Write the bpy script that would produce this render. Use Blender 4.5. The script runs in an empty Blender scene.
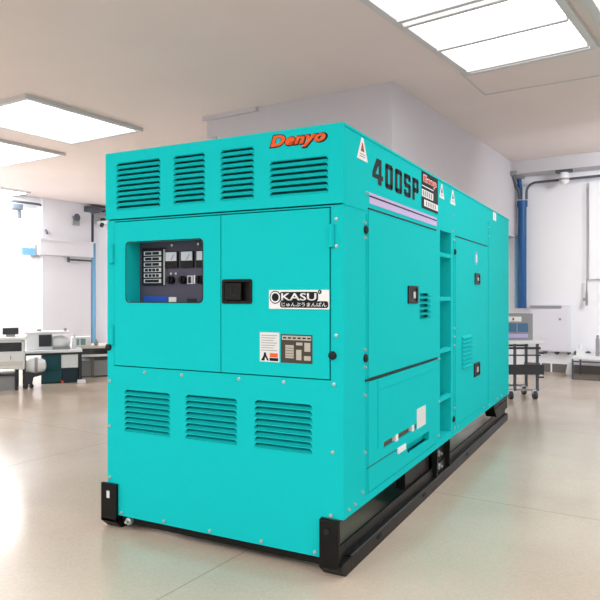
import bpy, bmesh, math, random
from mathutils import Matrix, Vector
random.seed(4)
S = bpy.context.scene
COL = S.collection
pi = math.pi

# ------------------------------------------------------------------ materials
def srgb(r, g, b):
    f = lambda c: (c/255/12.92) if c/255 <= .04045 else ((c/255+.055)/1.055)**2.4
    return (f(r), f(g), f(b), 1)

def mat(name, col, rough=.5, metal=0., spec=.5, noise=0., nscale=40., coat=0., bump=0.):
    m = bpy.data.materials.new(name); m.use_nodes = True
    nt = m.node_tree; b = nt.nodes['Principled BSDF']
    b.inputs['Base Color'].default_value = col
    b.inputs['Roughness'].default_value = rough
    b.inputs['Metallic'].default_value = metal
    b.inputs['Specular IOR Level'].default_value = spec
    b.inputs['Coat Weight'].default_value = coat
    if noise or bump:
        tc = nt.nodes.new('ShaderNodeTexCoord')
        n = nt.nodes.new('ShaderNodeTexNoise'); n.inputs['Scale'].default_value = nscale
        n.inputs['Detail'].default_value = 6
        nt.links.new(tc.outputs['Object'], n.inputs['Vector'])
        if noise:
            mx = nt.nodes.new('ShaderNodeMix'); mx.data_type = 'RGBA'
            mx.inputs['A'].default_value = tuple(c*(1-noise) for c in col[:3]) + (1,)
            mx.inputs['B'].default_value = tuple(min(1, c*(1+noise)) for c in col[:3]) + (1,)
            nt.links.new(n.outputs['Fac'], mx.inputs['Factor'])
            nt.links.new(mx.outputs['Result'], b.inputs['Base Color'])
        if bump:
            bp = nt.nodes.new('ShaderNodeBump'); bp.inputs['Strength'].default_value = bump
            bp.inputs['Distance'].default_value = .002
            nt.links.new(n.outputs['Fac'], bp.inputs['Height'])
            nt.links.new(bp.outputs['Normal'], b.inputs['Normal'])
    return m

def emit(name, col, s):
    m = bpy.data.materials.new(name); m.use_nodes = True
    b = m.node_tree.nodes['Principled BSDF']
    b.inputs['Base Color'].default_value = (.9, .9, .9, 1)
    b.inputs['Emission Color'].default_value = col
    b.inputs['Emission Strength'].default_value = s
    return m

M = {}
M['teal'] = mat('teal_paint', (0.009, .56, .578, 1), .55, 0, .01, .02, 30)
M['black'] = mat('black_paint', srgb(14, 13, 12), .5, 0, .25, .1, 20)
M['rail'] = mat('black_rail_paint', srgb(14, 14, 14), .45, 0, .3, .1, 20)
M['foam'] = mat('dark_lining', srgb(26, 70, 74), .9, 0, .1, .2, 60)
M['rubber'] = mat('rubber', srgb(28, 40, 42), .7, 0, .3, .1, 60)
M['steel'] = mat('steel', srgb(190, 200, 200), .35, .7, .5, .05, 50)
M['white'] = mat('white_label', srgb(236, 238, 240), .5, 0, .3, .02, 60)
M['paper'] = mat('aged_label', srgb(222, 226, 226), .5, 0, .3, .05, 60)
M['orange'] = mat('orange_lettering', srgb(240, 96, 40), .5, 0, .3, .03, 60)
M['red'] = mat('red_lettering', srgb(226, 84, 70), .5, 0, .3, .03, 60)
M['ink'] = mat('dark_ink', srgb(22, 30, 34), .6, 0, .2, .03, 60)
M['lilac'] = mat('lilac_stripe', srgb(196, 180, 226), .5, 0, .3, .03, 60)
M['plate'] = mat('grey_nameplate', srgb(66, 62, 56), .4, .2, .4, .12, 80)
M['plate_light'] = mat('light_nameplate', srgb(186, 182, 170), .45, .2, .4, .1, 80)
M['panelgrey'] = mat('control_panel_grey', srgb(76, 74, 92), .5, 0, .3, .05, 50)
M['meter'] = mat('meter_face', srgb(190, 198, 208), .3, 0, .4, .03, 60)
M['blue'] = mat('blue_label', srgb(28, 84, 190), .5, 0, .3, .05, 60)
M['brown'] = mat('terminal_brown', srgb(112, 92, 74), .6, 0, .3, .25, 90)
M['redbrown'] = mat('warning_red', srgb(170, 70, 60), .6, 0, .3, .05, 90)
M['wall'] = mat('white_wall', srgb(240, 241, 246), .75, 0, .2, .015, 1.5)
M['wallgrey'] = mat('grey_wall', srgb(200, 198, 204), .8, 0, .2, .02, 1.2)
M['skirt'] = mat('grey_skirting', srgb(112, 107, 104), .6, 0, .3, .06, 6)
M['column'] = mat('column_paint', srgb(214, 214, 220), .75, 0, .2, .02, 2)
M['pipeblue'] = mat('blue_pipe_paint', srgb(14, 82, 140), .4, 0, .4, .06, 12)
M['pipelight'] = mat('light_blue_paint', srgb(110, 165, 205), .5, 0, .4, .05, 12)
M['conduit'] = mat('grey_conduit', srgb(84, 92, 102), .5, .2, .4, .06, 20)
M['frame'] = mat('lamp_frame', srgb(205, 206, 208), .5, 0, .3, .02, 20)
M['lit'] = emit('lamp_diffuser', (.985, .99, 1, 1), 3.0)
M['lit_strong'] = emit('strong_lamp_diffuser', (.985, .99, 1, 1), 55.0)
M['mwhite'] = mat('machine_white', srgb(232, 234, 236), .45, 0, .4, .03, 15)
M['beige'] = mat('machine_beige', srgb(212, 206, 196), .5, 0, .3, .04, 15)
M['mdark'] = mat('machine_dark', srgb(46, 48, 54), .4, 0, .4, .1, 15)
M['mteal'] = mat('machine_teal', srgb(18, 80, 90), .5, 0, .4, .06, 15)
M['mnavy'] = mat('machine_navy', srgb(30, 48, 62), .5, 0, .4, .08, 15)
M['mgrey'] = mat('machine_grey', srgb(150, 150, 152), .5, 0, .4, .06, 15)
M['screen'] = mat('blue_screen', srgb(70, 112, 150), .3, 0, .4, .1, 30)
M['greenglass'] = mat('greenish_glass', srgb(130, 158, 152), .2, 0, .5, .05, 30)
M['cabinet'] = mat('pale_cabinet', srgb(226, 226, 236), .5, 0, .3, .01, 8)
M['skyblue'] = mat('sky_blue_sign', srgb(120, 176, 215), .5, 0, .3, .05, 12)

# ceiling and floor: patchy paint / polished concrete with joints
def ceiling_mat():
    m = mat('ceiling_paint', srgb(214, 203, 198), .85, 0, .1)
    nt = m.node_tree; b = nt.nodes['Principled BSDF']
    tc = nt.nodes.new('ShaderNodeTexCoord'); n = nt.nodes.new('ShaderNodeTexNoise')
    n.inputs['Scale'].default_value = .6; n.inputs['Detail'].default_value = 3
    r = nt.nodes.new('ShaderNodeValToRGB')
    r.color_ramp.elements[0].color = srgb(226, 217, 215); r.color_ramp.elements[0].position = .3
    r.color_ramp.elements[1].color = srgb(232, 223, 220); r.color_ramp.elements[1].position = .7
    nt.links.new(tc.outputs['Object'], n.inputs['Vector']); nt.links.new(n.outputs['Fac'], r.inputs['Fac'])
    nt.links.new(r.outputs['Color'], b.inputs['Base Color'])
    return m
def floor_mat():
    m = mat('polished_floor', srgb(205, 195, 180), .3, 0, .38)
    nt = m.node_tree; b = nt.nodes['Principled BSDF']; L = nt.links.new
    tc = nt.nodes.new('ShaderNodeTexCoord')
    n1 = nt.nodes.new('ShaderNodeTexNoise'); n1.inputs['Scale'].default_value = 1.1; n1.inputs['Detail'].default_value = 5
    n2 = nt.nodes.new('ShaderNodeTexNoise'); n2.inputs['Scale'].default_value = 90; n2.inputs['Detail'].default_value = 4
    L(tc.outputs['Object'], n1.inputs['Vector']); L(tc.outputs['Object'], n2.inputs['Vector'])
    r = nt.nodes.new('ShaderNodeValToRGB')
    r.color_ramp.elements[0].color = srgb(194, 178, 161); r.color_ramp.elements[0].position = .3
    r.color_ramp.elements[1].color = srgb(207, 193, 177); r.color_ramp.elements[1].position = .7
    L(n1.outputs['Fac'], r.inputs['Fac'])
    mx = nt.nodes.new('ShaderNodeMix'); mx.data_type = 'RGBA'; mx.blend_type = 'OVERLAY'
    mx.inputs['Factor'].default_value = .22
    L(r.outputs['Color'], mx.inputs['A']); L(n2.outputs['Color'], mx.inputs['B'])
    bw = nt.nodes.new('ShaderNodeRGBToBW'); L(n2.outputs['Color'], bw.inputs['Color']); L(bw.outputs['Val'], mx.inputs['B'])
    # large slab joints
    br = nt.nodes.new('ShaderNodeTexBrick')
    br.offset = 0; br.inputs['Scale'].default_value = 1
    br.inputs['Brick Width'].default_value = 2.4; br.inputs['Row Height'].default_value = 2.4
    br.inputs['Mortar Size'].default_value = .005; br.inputs['Mortar Smooth'].default_value = .3
    br.inputs['Color1'].default_value = (1, 1, 1, 1); br.inputs['Color2'].default_value = (1, 1, 1, 1)
    br.inputs['Mortar'].default_value = (.74, .72, .69, 1)
    mp = nt.nodes.new('ShaderNodeMapping'); mp.inputs['Location'].default_value = (-.49, .9, 0)
    L(tc.outputs['Object'], mp.inputs['Vector']); L(mp.outputs['Vector'], br.inputs['Vector'])
    m2 = nt.nodes.new('ShaderNodeMix'); m2.data_type = 'RGBA'; m2.blend_type = 'MULTIPLY'; m2.inputs['Factor'].default_value = 1
    L(mx.outputs['Result'], m2.inputs['A']); L(br.outputs['Color'], m2.inputs['B'])
    L(m2.outputs['Result'], b.inputs['Base Color'])
    mr = nt.nodes.new('ShaderNodeMapRange'); mr.inputs['To Min'].default_value = .12; mr.inputs['To Max'].default_value = .24
    L(n1.outputs['Fac'], mr.inputs['Value']); L(mr.outputs['Result'], b.inputs['Roughness'])
    return m
M['ceiling'] = ceiling_mat(); M['floor'] = floor_mat()

# ------------------------------------------------------------------ mesh helpers
class MB:
    def __init__(s): s.bm = bmesh.new(); s.T = Matrix()
    def _f(s, vs, faces):
        v = [s.bm.verts.new(s.T @ Vector(p)) for p in vs]
        for f in faces:
            try: s.bm.faces.new([v[i] for i in f])
            except ValueError: pass
        return v
    def box(s, x0, x1, y0, y1, z0, z1):
        s._f([(x0,y0,z0),(x1,y0,z0),(x1,y1,z0),(x0,y1,z0),(x0,y0,z1),(x1,y0,z1),(x1,y1,z1),(x0,y1,z1)],
             [(0,3,2,1),(4,5,6,7),(0,1,5,4),(1,2,6,5),(2,3,7,6),(3,0,4,7)]); return s
    def prism(s, pts, axis, a, b):
        """extrude closed 2-D outline along axis; 'x': pts=(y,z) 'y': pts=(x,z) 'z': pts=(x,y)"""
        def P(p, t): return {'x': (t,p[0],p[1]), 'y': (p[0],t,p[1]), 'z': (p[0],p[1],t)}[axis]
        n = len(pts)
        s._f([P(p,a) for p in pts]+[P(p,b) for p in pts],
             [tuple(range(n)), tuple(range(2*n-1,n-1,-1))]+[(i,n+i,n+(i+1)%n,(i+1)%n) for i in range(n)])
        return s
    def cyl(s, p0, p1, r, n=16, r1=None):
        p0, p1 = Vector(p0), Vector(p1); d = (p1-p0).normalized()
        a = d.orthogonal().normalized(); b = d.cross(a); r1 = r if r1 is None else r1
        c = [(math.cos(2*pi*i/n), math.sin(2*pi*i/n)) for i in range(n)]
        s._f([p0+(a*u+b*v)*r for u,v in c]+[p1+(a*u+b*v)*r1 for u,v in c],
             [tuple(range(n)), tuple(range(2*n-1,n-1,-1))]+[(i,n+i,n+(i+1)%n,(i+1)%n) for i in range(n)])
        return s
    def tube(s, pts, r, n=10):
        pts = [Vector(p) for p in pts]; rings = []
        ref = None
        for i, p in enumerate(pts):
            d = (pts[min(i+1,len(pts)-1)]-pts[max(i-1,0)]).normalized()
            if ref is None: ref = d.orthogonal().normalized()
            a = (ref-d*ref.dot(d)).normalized(); ref = a; b = d.cross(a)
            rings.append([s.bm.verts.new(s.T @ (p+(a*math.cos(2*pi*k/n)+b*math.sin(2*pi*k/n))*r)) for k in range(n)])
        for q in range(len(rings)-1):
            for k in range(n):
                s.bm.faces.new([rings[q][k], rings[q+1][k], rings[q+1][(k+1)%n], rings[q][(k+1)%n]])
        s.bm.faces.new(rings[0]); s.bm.faces.new(rings[-1][::-1]); return s
    def lathe(s, prof, c=(0,0,0), n=20, axis='z'):
        rings = []
        for r, h in prof:
            ring = []
            for k in range(n):
                u, v = max(r,1e-4)*math.cos(2*pi*k/n), max(r,1e-4)*math.sin(2*pi*k/n)
                p = {'z': (u,v,h), 'x': (h,u,v), 'y': (u,h,v)}[axis]
                ring.append(s.bm.verts.new(s.T @ (Vector(p)+Vector(c))))
            rings.append(ring)
        for q in range(len(rings)-1):
            for k in range(n):
                s.bm.faces.new([rings[q][k], rings[q][(k+1)%n], rings[q+1][(k+1)%n], rings[q+1][k]])
        s.bm.faces.new(rings[0][::-1]); s.bm.faces.new(rings[-1]); return s
    def sheet(s, outer, holes, plane, a, b):
        """plate with holes; plane 'y': pts=(x,z) ; 'x': pts=(y,z); thickness a..b along the plane normal"""
        t = bmesh.new(); es = []
        P = (lambda p: Vector((p[0],a,p[1]))) if plane == 'y' else (lambda p: Vector((a,p[0],p[1])))
        for loop in [outer]+holes:
            vs = [t.verts.new(P(p)) for p in loop]
            es += [t.edges.new((vs[i], vs[(i+1)%len(vs)])) for i in range(len(vs))]
        bmesh.ops.triangle_fill(t, edges=es, use_beauty=True)
        g = bmesh.ops.extrude_face_region(t, geom=t.faces[:])
        d = Vector((0,b-a,0)) if plane == 'y' else Vector((b-a,0,0))
        bmesh.ops.translate(t, verts=[e for e in g['geom'] if isinstance(e, bmesh.types.BMVert)], vec=d)
        t.verts.index_update()
        vm = [s.bm.verts.new(s.T @ v.co) for v in t.verts]
        for f in t.faces:
            try: s.bm.faces.new([vm[v.index] for v in f.verts])
            except ValueError: pass
        t.free(); return s
    def build(s, name, m, parent=None, smooth=False, bevel=0, world=None):
        bmesh.ops.recalc_face_normals(s.bm, faces=s.bm.faces[:])
        me = bpy.data.meshes.new(name); s.bm.to_mesh(me); s.bm.free()
        me.materials.append(m)
        o = bpy.data.objects.new(name, me); COL.objects.link(o)
        if parent: o.parent = parent
        if world is not None: o.matrix_world = world
        if smooth:
            for p in me.polygons: p.use_smooth = True
            md = o.modifiers.new('split', 'EDGE_SPLIT'); md.split_angle = math.radians(40)
        if bevel:
            md = o.modifiers.new('bevel', 'BEVEL'); md.width = bevel; md.segments = 2; md.limit_method = 'ANGLE'
        return o

def rrect(x0, x1, z0, z1, r=.02, n=5):
    pts = []
    for cx, cz, a0 in ((x1-r,z1-r,0),(x0+r,z1-r,90),(x0+r,z0+r,180),(x1-r,z0+r,270)):
        for k in range(n+1):
            a = math.radians(a0+90*k/n); pts.append((cx+r*math.cos(a), cz+r*math.sin(a)))
    return pts
def rect(x0, x1, z0, z1): return [(x0,z0),(x1,z0),(x1,z1),(x0,z1)]

def thing(name, label, cat, loc=(0,0,0), rz=0., group=None):
    o = bpy.data.objects.new(name, None); COL.objects.link(o)
    o.location = loc; o.rotation_euler = (0,0,rz); o.empty_display_size = .1
    o['label'] = label; o['category'] = cat
    if group: o['group'] = group
    return o
def tag(o, label, cat, group=None):
    o['label'] = label; o['category'] = cat
    if group: o['group'] = group
    return o
def struct(o): o['kind'] = 'structure'; return o

FONT = bpy.data.curves.new('tmp', 'FONT').font
def text_bm(body, w, h, shear=0, bold=0, depth=.001, space=1.):
    """bmesh of a line of lettering fitted to w x h, lying in XY with its lower left corner at 0,0"""
    cu = bpy.data.curves.new('t', 'FONT'); cu.body = body; cu.size = 1; cu.shear = shear
    cu.offset = bold; cu.space_character = space; cu.resolution_u = 3
    ob = bpy.data.objects.new('t', cu); COL.objects.link(ob)
    bpy.context.view_layer.update()
    me = ob.evaluated_get(bpy.context.evaluated_depsgraph_get()).to_mesh()
    bm = bmesh.new(); bm.from_mesh(me)
    bpy.data.objects.remove(ob); bpy.data.curves.remove(cu)
    xs = [v.co.x for v in bm.verts]; ys = [v.co.y for v in bm.verts]
    x0, x1, y0, y1 = min(xs), max(xs), min(ys), max(ys)
    for v in bm.verts:
        v.co = Vector(((v.co.x-x0)/(x1-x0)*w, (v.co.y-y0)/(y1-y0)*h, 0))
    g = bmesh.ops.extrude_face_region(bm, geom=bm.faces[:])
    bmesh.ops.translate(bm, verts=[e for e in g['geom'] if isinstance(e, bmesh.types.BMVert)], vec=(0,0,depth))
    return bm
def on_front(x, z, y):     # text plane facing -y
    return Matrix.Translation((x,y,z)) @ Matrix.Rotation(pi/2, 4, 'X')
def on_side(y, z, x):      # text plane facing +x
    return Matrix.Translation((x,y,z)) @ Matrix.Rotation(pi/2, 4, 'Z') @ Matrix.Rotation(pi/2, 4, 'X')
def letters(name, mtx, m, parent, *a, **k):
    bm = text_bm(*a, **k); bm.transform(mtx)
    b = MB(); b.bm.free(); b.bm = bm
    return b.build(name, m, parent)

# ------------------------------------------------------------------ frames of reference
YAW = math.radians(27.63)
CAM = Vector((1.142, -2.594, 0))
DZ = .034                                   # the skids lift the body datum this much above the floor
ROOM_A = math.radians(-4.87)
ROOM = Matrix.Translation(CAM) @ Matrix.Rotation(ROOM_A, 4, 'Z')
BAY_A = YAW
BAY = Matrix.Translation(CAM) @ Matrix.Rotation(BAY_A, 4, 'Z')
def room(x, y, z=0): return ROOM @ Vector((x, y, z))
def bay(x, y, z=0): return BAY @ Vector((x, y, z))
CE = 3.41                                   # ceiling height

# ================================================================== GENERATOR
G = thing('diesel_generator', 'large turquoise soundproof generator standing on black skids in the middle of the hall', 'generator', (0,0,DZ))
W, L, HT = 1.386, 4.1, 1.971

# louvre groups on the front: x0, x1, z_low, z_high, count, faces downwards
UP = [(-1.312,-1.017,1.668,1.921,9),(-.930,-.738,1.672,1.921,9),(-.643,-.456,1.672,1.921,9),(-.368,-.071,1.672,1.84,6)]
LO = [(-1.263,-.962,.498,.724,8),(-.861,-.557,.500,.726,8),(-.456,-.155,.502,.730,8)]
def slots(g, frac):
    x0, x1, z0, z1, n = g; p = (z1-z0)/n; out = []
    for k in range(n):
        a = z0+k*p; b = a+p*frac; c = .012
        out.append([(x0,a),(x1,a),(x1,a+(b-a)*.5),(x1-c,b),(x0+c,b),(x0,a+(b-a)*.5)])
    return out
holes_up = [h for g in UP for h in slots(g, .60)]
holes_lo = [h for g in LO for h in slots(g, .60)]

# --- front wall below the hood, with the door opening and the louvre slots
b = MB()
b.sheet([(-1.311,.041),(-.112,.041),(-.112,.224),(0,.224),(0,1.612),(-W,1.612),(-W,.200),(-1.311,.200)], holes_lo+[rect(-1.339,-.061,.834,1.606)], 'y', 0, .012)
# right side wall: pockets for doors and the ladder recess
DA, DREC, DB = (.285,1.075,.815,1.624), (1.559,1.84,.27,1.64), (1.95,3.055,.29,1.625)
b.sheet(rect(.012, L-.012, .224, 1.612+.36-.012), [rect(*q) for q in (DA, DREC, DB, (1.107,1.367,1.068,1.235))]+[rect(.285,1.47,.262,.806)], 'x', 0, -.012)
# left wall, back wall, bottom and rear frame
b.box(-W, -W+.012, .012, L-.012, .224, HT-.012)
b.box(-W, 0, L-.012, L, .224, HT-.012)
b.box(-W+.012, -.012, .012, L-.012, .226, .24)
# corner post seam strip on the side and raised rib lines
b.box(0, .004, .262, .268, .26, 1.60)
b.box(0, .004, 1.905, 1.911, .28, 1.60)
b.box(0, .004, 3.09, 3.096, .26, 1.85)
b.box(0, .003, .0, .25, 1.612, 1.618)
enclosure = b.build('enclosure', M['teal'], G)

b = MB()   # upper hood: a little proud of the body with the roof on top
b.sheet(rect(-W-.004, .004, 1.618, HT-.012), holes_up, 'y', -.010, .002)
b.box(-W-.004, -W, .002, .3, 1.618, HT-.012)
b.box(-W-.004, .004, -.010, L+.004, HT-.012, HT)
b.build('hood', M['teal'], G)
b = MB().box(-W+.05,-.05,.05,L-.05,HT,HT+.003); b.build('bounce_blocker', M['mgrey'], G)  # unseen grey sheet added to keep green bounce off the ceiling

b = MB()   # dark lining seen through every slot and gap
b.box(-W+.03, -.36, .115, L-.03, .26, HT-.03)
b.box(-W+.03, -.05, .05, .115, 1.62, HT-.03)
b.box(-W+.03, -.05, .05, .115, .26, .80)
b.box(-.66, -.05, .05, .115, .80, 1.62)
b.box(-W+.03, -1.26, .05, .095, .80, 1.62)
b.build('lining', M['foam'], G)

def louvres(g, up):
    x0, x1, z0, z1, n = g; p = (z1-z0)/n; b = MB()
    for k in range(n):
        a = z0+k*p
        h = a+p*.60; yf = -.010 if up else 0; d = .040 if up else .062
        if up:     # drip lip over the slot
            b._f([(x0+.010,yf,h+.007),(x1-.010,yf,h+.007),(x1-.004,yf-.011,h-.001),(x0+.004,yf-.011,h-.001),
                  (x0+.012,yf,h+.001),(x1-.012,yf,h+.001)], [(0,1,2,3),(3,2,5,4),(0,3,4),(1,5,2)])
        # pressed lip under the slot and the sloping blade inside it
        b._f([(x0,yf,a-.006),(x1,yf,a-.006),(x1,yf-.009,a+.003),(x0,yf-.009,a+.003),(x0,yf,a),(x1,yf,a)],
             [(0,1,2,3),(3,2,5,4),(0,3,4),(1,5,2)])
        b._f([(x0,yf+.004,a),(x1,yf+.004,a),(x1,yf+d,h+.002),(x0,yf+d,h+.002),(x0,yf+.004,a-.002),(x1,yf+.004,a-.002),(x1,yf+d,h),(x0,yf+d,h)],
             [(0,1,2,3),(7,6,5,4),(3,2,6,7),(0,3,7,4),(1,5,6,2)])
    return b.build('louvre', M['teal'], G)
for g in UP: louvres(g, True)
for g in LO: louvres(g, False)

# --- front doors
WIN = rrect(-1.249, -.756, 1.178, 1.489, .022)
b = MB(); b.sheet(rect(-1.333,-.6485,.840,1.6), [WIN], 'y', -.005, .014)
doorL = b.build('door', M['teal'], G)
b = MB(); b.sheet(rrect(-1.254,-.751,1.173,1.494,.025), [WIN], 'y', -.0065, -.005)
b.build('window_gasket', M['rubber'], doorL)
b = MB(); HX = (-.637,-.467,1.172,1.289)
b.sheet(rect(-.6435,-.067,.840,1.6), [rect(HX[0]+.008,HX[1]-.008,HX[2]+.008,HX[3]-.008)], 'y', -.005, .014)
doorR = b.build('door', M['teal'], G)
b = MB()
b.sheet(rrect(*HX,.01), [rect(HX[0]+.014,HX[1]-.014,HX[2]+.014,HX[3]-.014)], 'y', -.012, -.005)
b.box(HX[0]+.01, HX[1]-.01, .02, .024, HX[2]+.01, HX[3]-.01)
b.box(HX[0]+.014, HX[0]+.108, -.010, .004, HX[2]+.018, HX[3]-.018)
hd = b.build('door_handle', M['black'], doorR, bevel=.002)
b = MB().sheet(rect(-.586,-.550,1.208,1.252), [rect(-.580,-.556,1.216,1.252)], 'y', -.0125, -.010)
b.build('key_plate', M['rubber'], hd)

# --- control panel behind the window
b = MB()
b.box(-1.255, -1.249, .014, .1, 1.15, 1.52)
b.box(-1.255, -.70, .014, .1, 1.146, 1.15)
b.box(-1.255, -.70, .014, .1, 1.52, 1.524)
b.build('panel_recess', M['teal'], G)
b = MB(); b.box(-1.255, -.66, .1, .106, 1.14, 1.53)
cp = b.build('control_panel', M['panelgrey'], G)
b = MB(); b.box(-1.222, -1.074, .084, .1, 1.266, 1.464)
an = b.build('annunciator', M['black'], cp, bevel=.003)
b = MB()
for r in range(6):
    z = 1.446-r*.0295
    b.box(-1.205, -1.088, .082, .084, z-.021, z)
b.build('indicator_strip', M['meter'], an)
b = MB()
for r in range(6):
    z = 1.4425-r*.0295
    for c in range(2 if r in (0,1,2) else 4 if r in (3,4) else 1):
        nn = 2 if r in (0,1,2) else 4 if r in (3,4) else 1
        wd = .10/nn
        b.box(-1.196+c*wd, -1.196+(c+1)*wd-.006, .0805, .082, z-.0145, z)
b.build('indicator_window', M['ink'], an)
b = MB(); b.box(-1.072, -1.066, .084, .1, 1.266, 1.455); b.build('edge_strip', M['steel'], cp)
for x in (-1.068, -.966, -.866):
    b = MB(); b.box(x, x+.084, .088, .1, 1.356, 1.442); me_ = b.build('meter', M['black'], cp, bevel=.002)
    b = MB(); b.box(x+.006, x+.078, .0865, .088, 1.392, 1.438); b.build('dial', M['meter'], me_)
    b = MB(); b.T = Matrix.Translation((x+.042,.086,1.397)) @ Matrix.Rotation(.6,4,'Y'); b.box(-.001,.001,-.0006,.0006,0,.034)
    b.build('needle', M['ink'], me_)
for x in (-1.029, -.952, -.842):
    b = MB(); b.cyl((x,.1,1.292),(x,.078,1.292),.021,18).box(x-.005,x+.005,.068,.08,1.274,1.310)
    b.build('selector_knob', M['black'], cp, smooth=True)
b = MB()
b.box(-.925,-.890,.094,.1,1.270,1.314); b.build('switch_plate', M['meter'], cp)
b = MB(); b.box(-.915,-.902,.088,.094,1.276,1.308); b.build('toggle_switch', M['black'], cp)
b = MB(); b.box(-.882,-.874,.092,.1,1.272,1.316); b.build('label_strip', M['white'], cp)
b = MB(); b.box(-1.218,-1.064,.098,.1,1.150,1.206); b.build('notice', M['blue'], cp)
b = MB(); b.box(-1.049,-1.000,.098,.1,1.150,1.203); b.build('notice', M['paper'], cp)
for x in (-.93,-.83):
    b = MB(); b.box(x,x+.06,.098,.1,1.160,1.195); b.build('breaker', M['rubber'], cp)
for x in (-1.026, -.855):
    b = MB().cyl((x,.1,1.475),(x,.093,1.475),.007,10); b.build('panel_screw', M['steel'], cp, smooth=True)
for x in (-1.032,-1.0):
    b = MB().cyl((x,.1,1.326),(x,.094,1.326),.006,10); b.build('pilot_lamp', M['meter'], cp, smooth=True)

# --- signs on the front doors
b = MB(); b.box(-.374,-.066,-.0085,-.0052,1.150,1.237)
sg = b.build('sign_plate', M['white'], doorR); sg['label'] = 'white rectangular sign with black lettering'
def halo(parent, body, x, z, w, h, grow, y, bold, m, **k):
    return letters('lettering_outline', on_front(x-grow, z-grow, y), m, parent, body, w+2*grow, h+2*grow, bold=bold, depth=.0008, **k)
b = MB(); b.sheet(rrect(-.318,-.120,1.185,1.228,.012), [], 'y', -.0092,-.0085)
for cx, cz, r in ((-.340,1.2035,.030),):
    b.cyl((cx,-.0085,cz),(cx,-.0092,cz),r,28)
b.sheet(rrect(-.315,-.070,1.156,1.186,.010), [], 'y', -.0092,-.0085)
b.build('logo_ground', M['ink'], sg)
b = MB()
ring = [[(-.340+r*math.cos(2*pi*k/28)*1.0, 1.2035+r*math.sin(2*pi*k/28)) for k in range(28)] for r in (.0255,.0190)]
b.sheet(ring[0], [ring[1]], 'y', -.0100,-.0092); b.build('logo_ring', M['white'], sg)
letters('lettering', on_front(-.3085,1.1885,-.0092), M['white'], sg, 'KASU', .180, .034, bold=.018, depth=.001)
letters('small_lettering', on_front(-.306,1.1605,-.0092), M['white'], sg, 'じゅんぷうまんぱん', .228, .020, bold=.008, depth=.001)
b = MB().cyl((-.112,-.0085,1.2275),(-.112,-.0092,1.2275),.0095,16); b.build('registered_mark', M['ink'], sg)
letters('registered_letter', on_front(-.1155,1.2235,-.0092), M['white'], sg, 'R', .007, .008, bold=.01, depth=.0008)

b = MB(); b.box(-.425,-.320,-.0065,-.0052,.903,1.040); lb = b.build('label_sheet', M['paper'], doorR)
b = MB()
for k in range(7): b.box(-.416,-.332-.01*(k%3),-.0072,-.0065,1.024-k*.0115,1.027-k*.0115)
b.build('printed_line', M['mgrey'], lb)
b = MB(); b.box(-.370,-.328,-.0072,-.0065,.925,.944); b.build('orange_block', M['orange'], lb)
b = MB(); b.box(-.372,-.326,-.0072,-.0065,.908,.922)
b.prism([(-.418,.908),(-.400,.908),(-.396,.926),(-.384,.908),(-.376,.910),(-.390,.934),(-.392,.946),(-.402,.946),(-.404,.932)],'y',-.0072,-.0065)
b.build('warning_pictogram', M['ink'], lb)
b = MB(); b.box(-.312,-.150,-.0065,-.0052,.903,1.034); np_ = b.build('nameplate', M['plate'], doorR)
b = MB(); b.box(-.306,-.156,-.0072,-.0065,1.008,1.028)
b.box(-.288,-.245,-.0072,-.0065,.925,.985); b.box(-.232,-.205,-.0072,-.0065,.918,.965); b.box(-.190,-.160,-.0072,-.0065,.958,.998)
b.box(-.232,-.200,-.0072,-.0065,.985,.998); b.box(-.192,-.158,-.0072,-.0065,.918,.938)
b.build('printed_panel', M['plate_light'], np_)
b = MB()
b.bm.free()
for k in range(6): MB().box(-.300+k*.025,-.283+k*.025,-.0077,-.0072,1.014,1.021).build('printed_mark', M['ink'], np_)
for k in range(4): MB().box(-.286,-.247,-.0077,-.0072,.934+k*.012,.936+k*.012).build('printed_line', M['ink'], np_)

# maker's name on the hood
letters('lettering_dark_outline', on_front(-.372,1.876,-.010), M['ink'], G, 'Denyo', .300, .078, shear=.25, bold=.078, depth=.0015, space=1.08)  # dark printed outline behind the orange name
letters('lettering', on_front(-.366,1.882,-.0115), M['orange'], G, 'Denyo', .285, .068, shear=.25, bold=.05, depth=.0015, space=1.08)

# --- small fittings: bolts, hinges, rubber buffers
bolt_mesh = None
def bolt(x, y, z, side=False):
    global bolt_mesh
    if bolt_mesh is None:
        b = MB().lathe([(.0085,0),(.0085,.003),(.0055,.004),(.005,.009),(.001,.010)], n=10)
        o = b.build('bolt', M['steel'], G, smooth=True); bolt_mesh = o
    else:
        o = bolt_mesh.copy(); COL.objects.link(o); o.parent = G
    o.location = (x,y,z)
    o.rotation_euler = (0,pi/2,0) if side else (pi/2,0,0)
for x, z in ((-1.126,.811),(-.886,.812),(-.545,.812),(-.299,.812),(-.045,.818),(-.052,.518),(-1.369,.751),(-1.369,.51),(-1.369,.235),
             (-1.0,.058),(-.714,.058),(-.42,.058),(-.14,.060),(-1.285,.058),(-.061,.236),(-.034,1.55),(-.034,1.43),(-.034,1.035)):
    bolt(x, 0, z)
for y, z in ((.055,.255),(.125,.258),(.215,.29),(.245,.47),(.245,.74),(.27,1.70),(1.53,.80),(1.52,.30),(1.53,.52),(1.88,1.66),(1.90,1.77),
             (1.92,1.60),(1.92,.98),(1.92,.92),(1.92,.86),(1.92,.42),(1.92,.28),(2.02,.27),(2.9,.27),(3.12,.26),(3.5,.26),(3.7,.26),(3.10,1.72),(3.10,1.80)):
    bolt(0, y, z, True)
for y, z in ((.245,1.555),(.245,1.485),(.245,.955),(.245,.872)): bolt(0, y, z, True)
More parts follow.
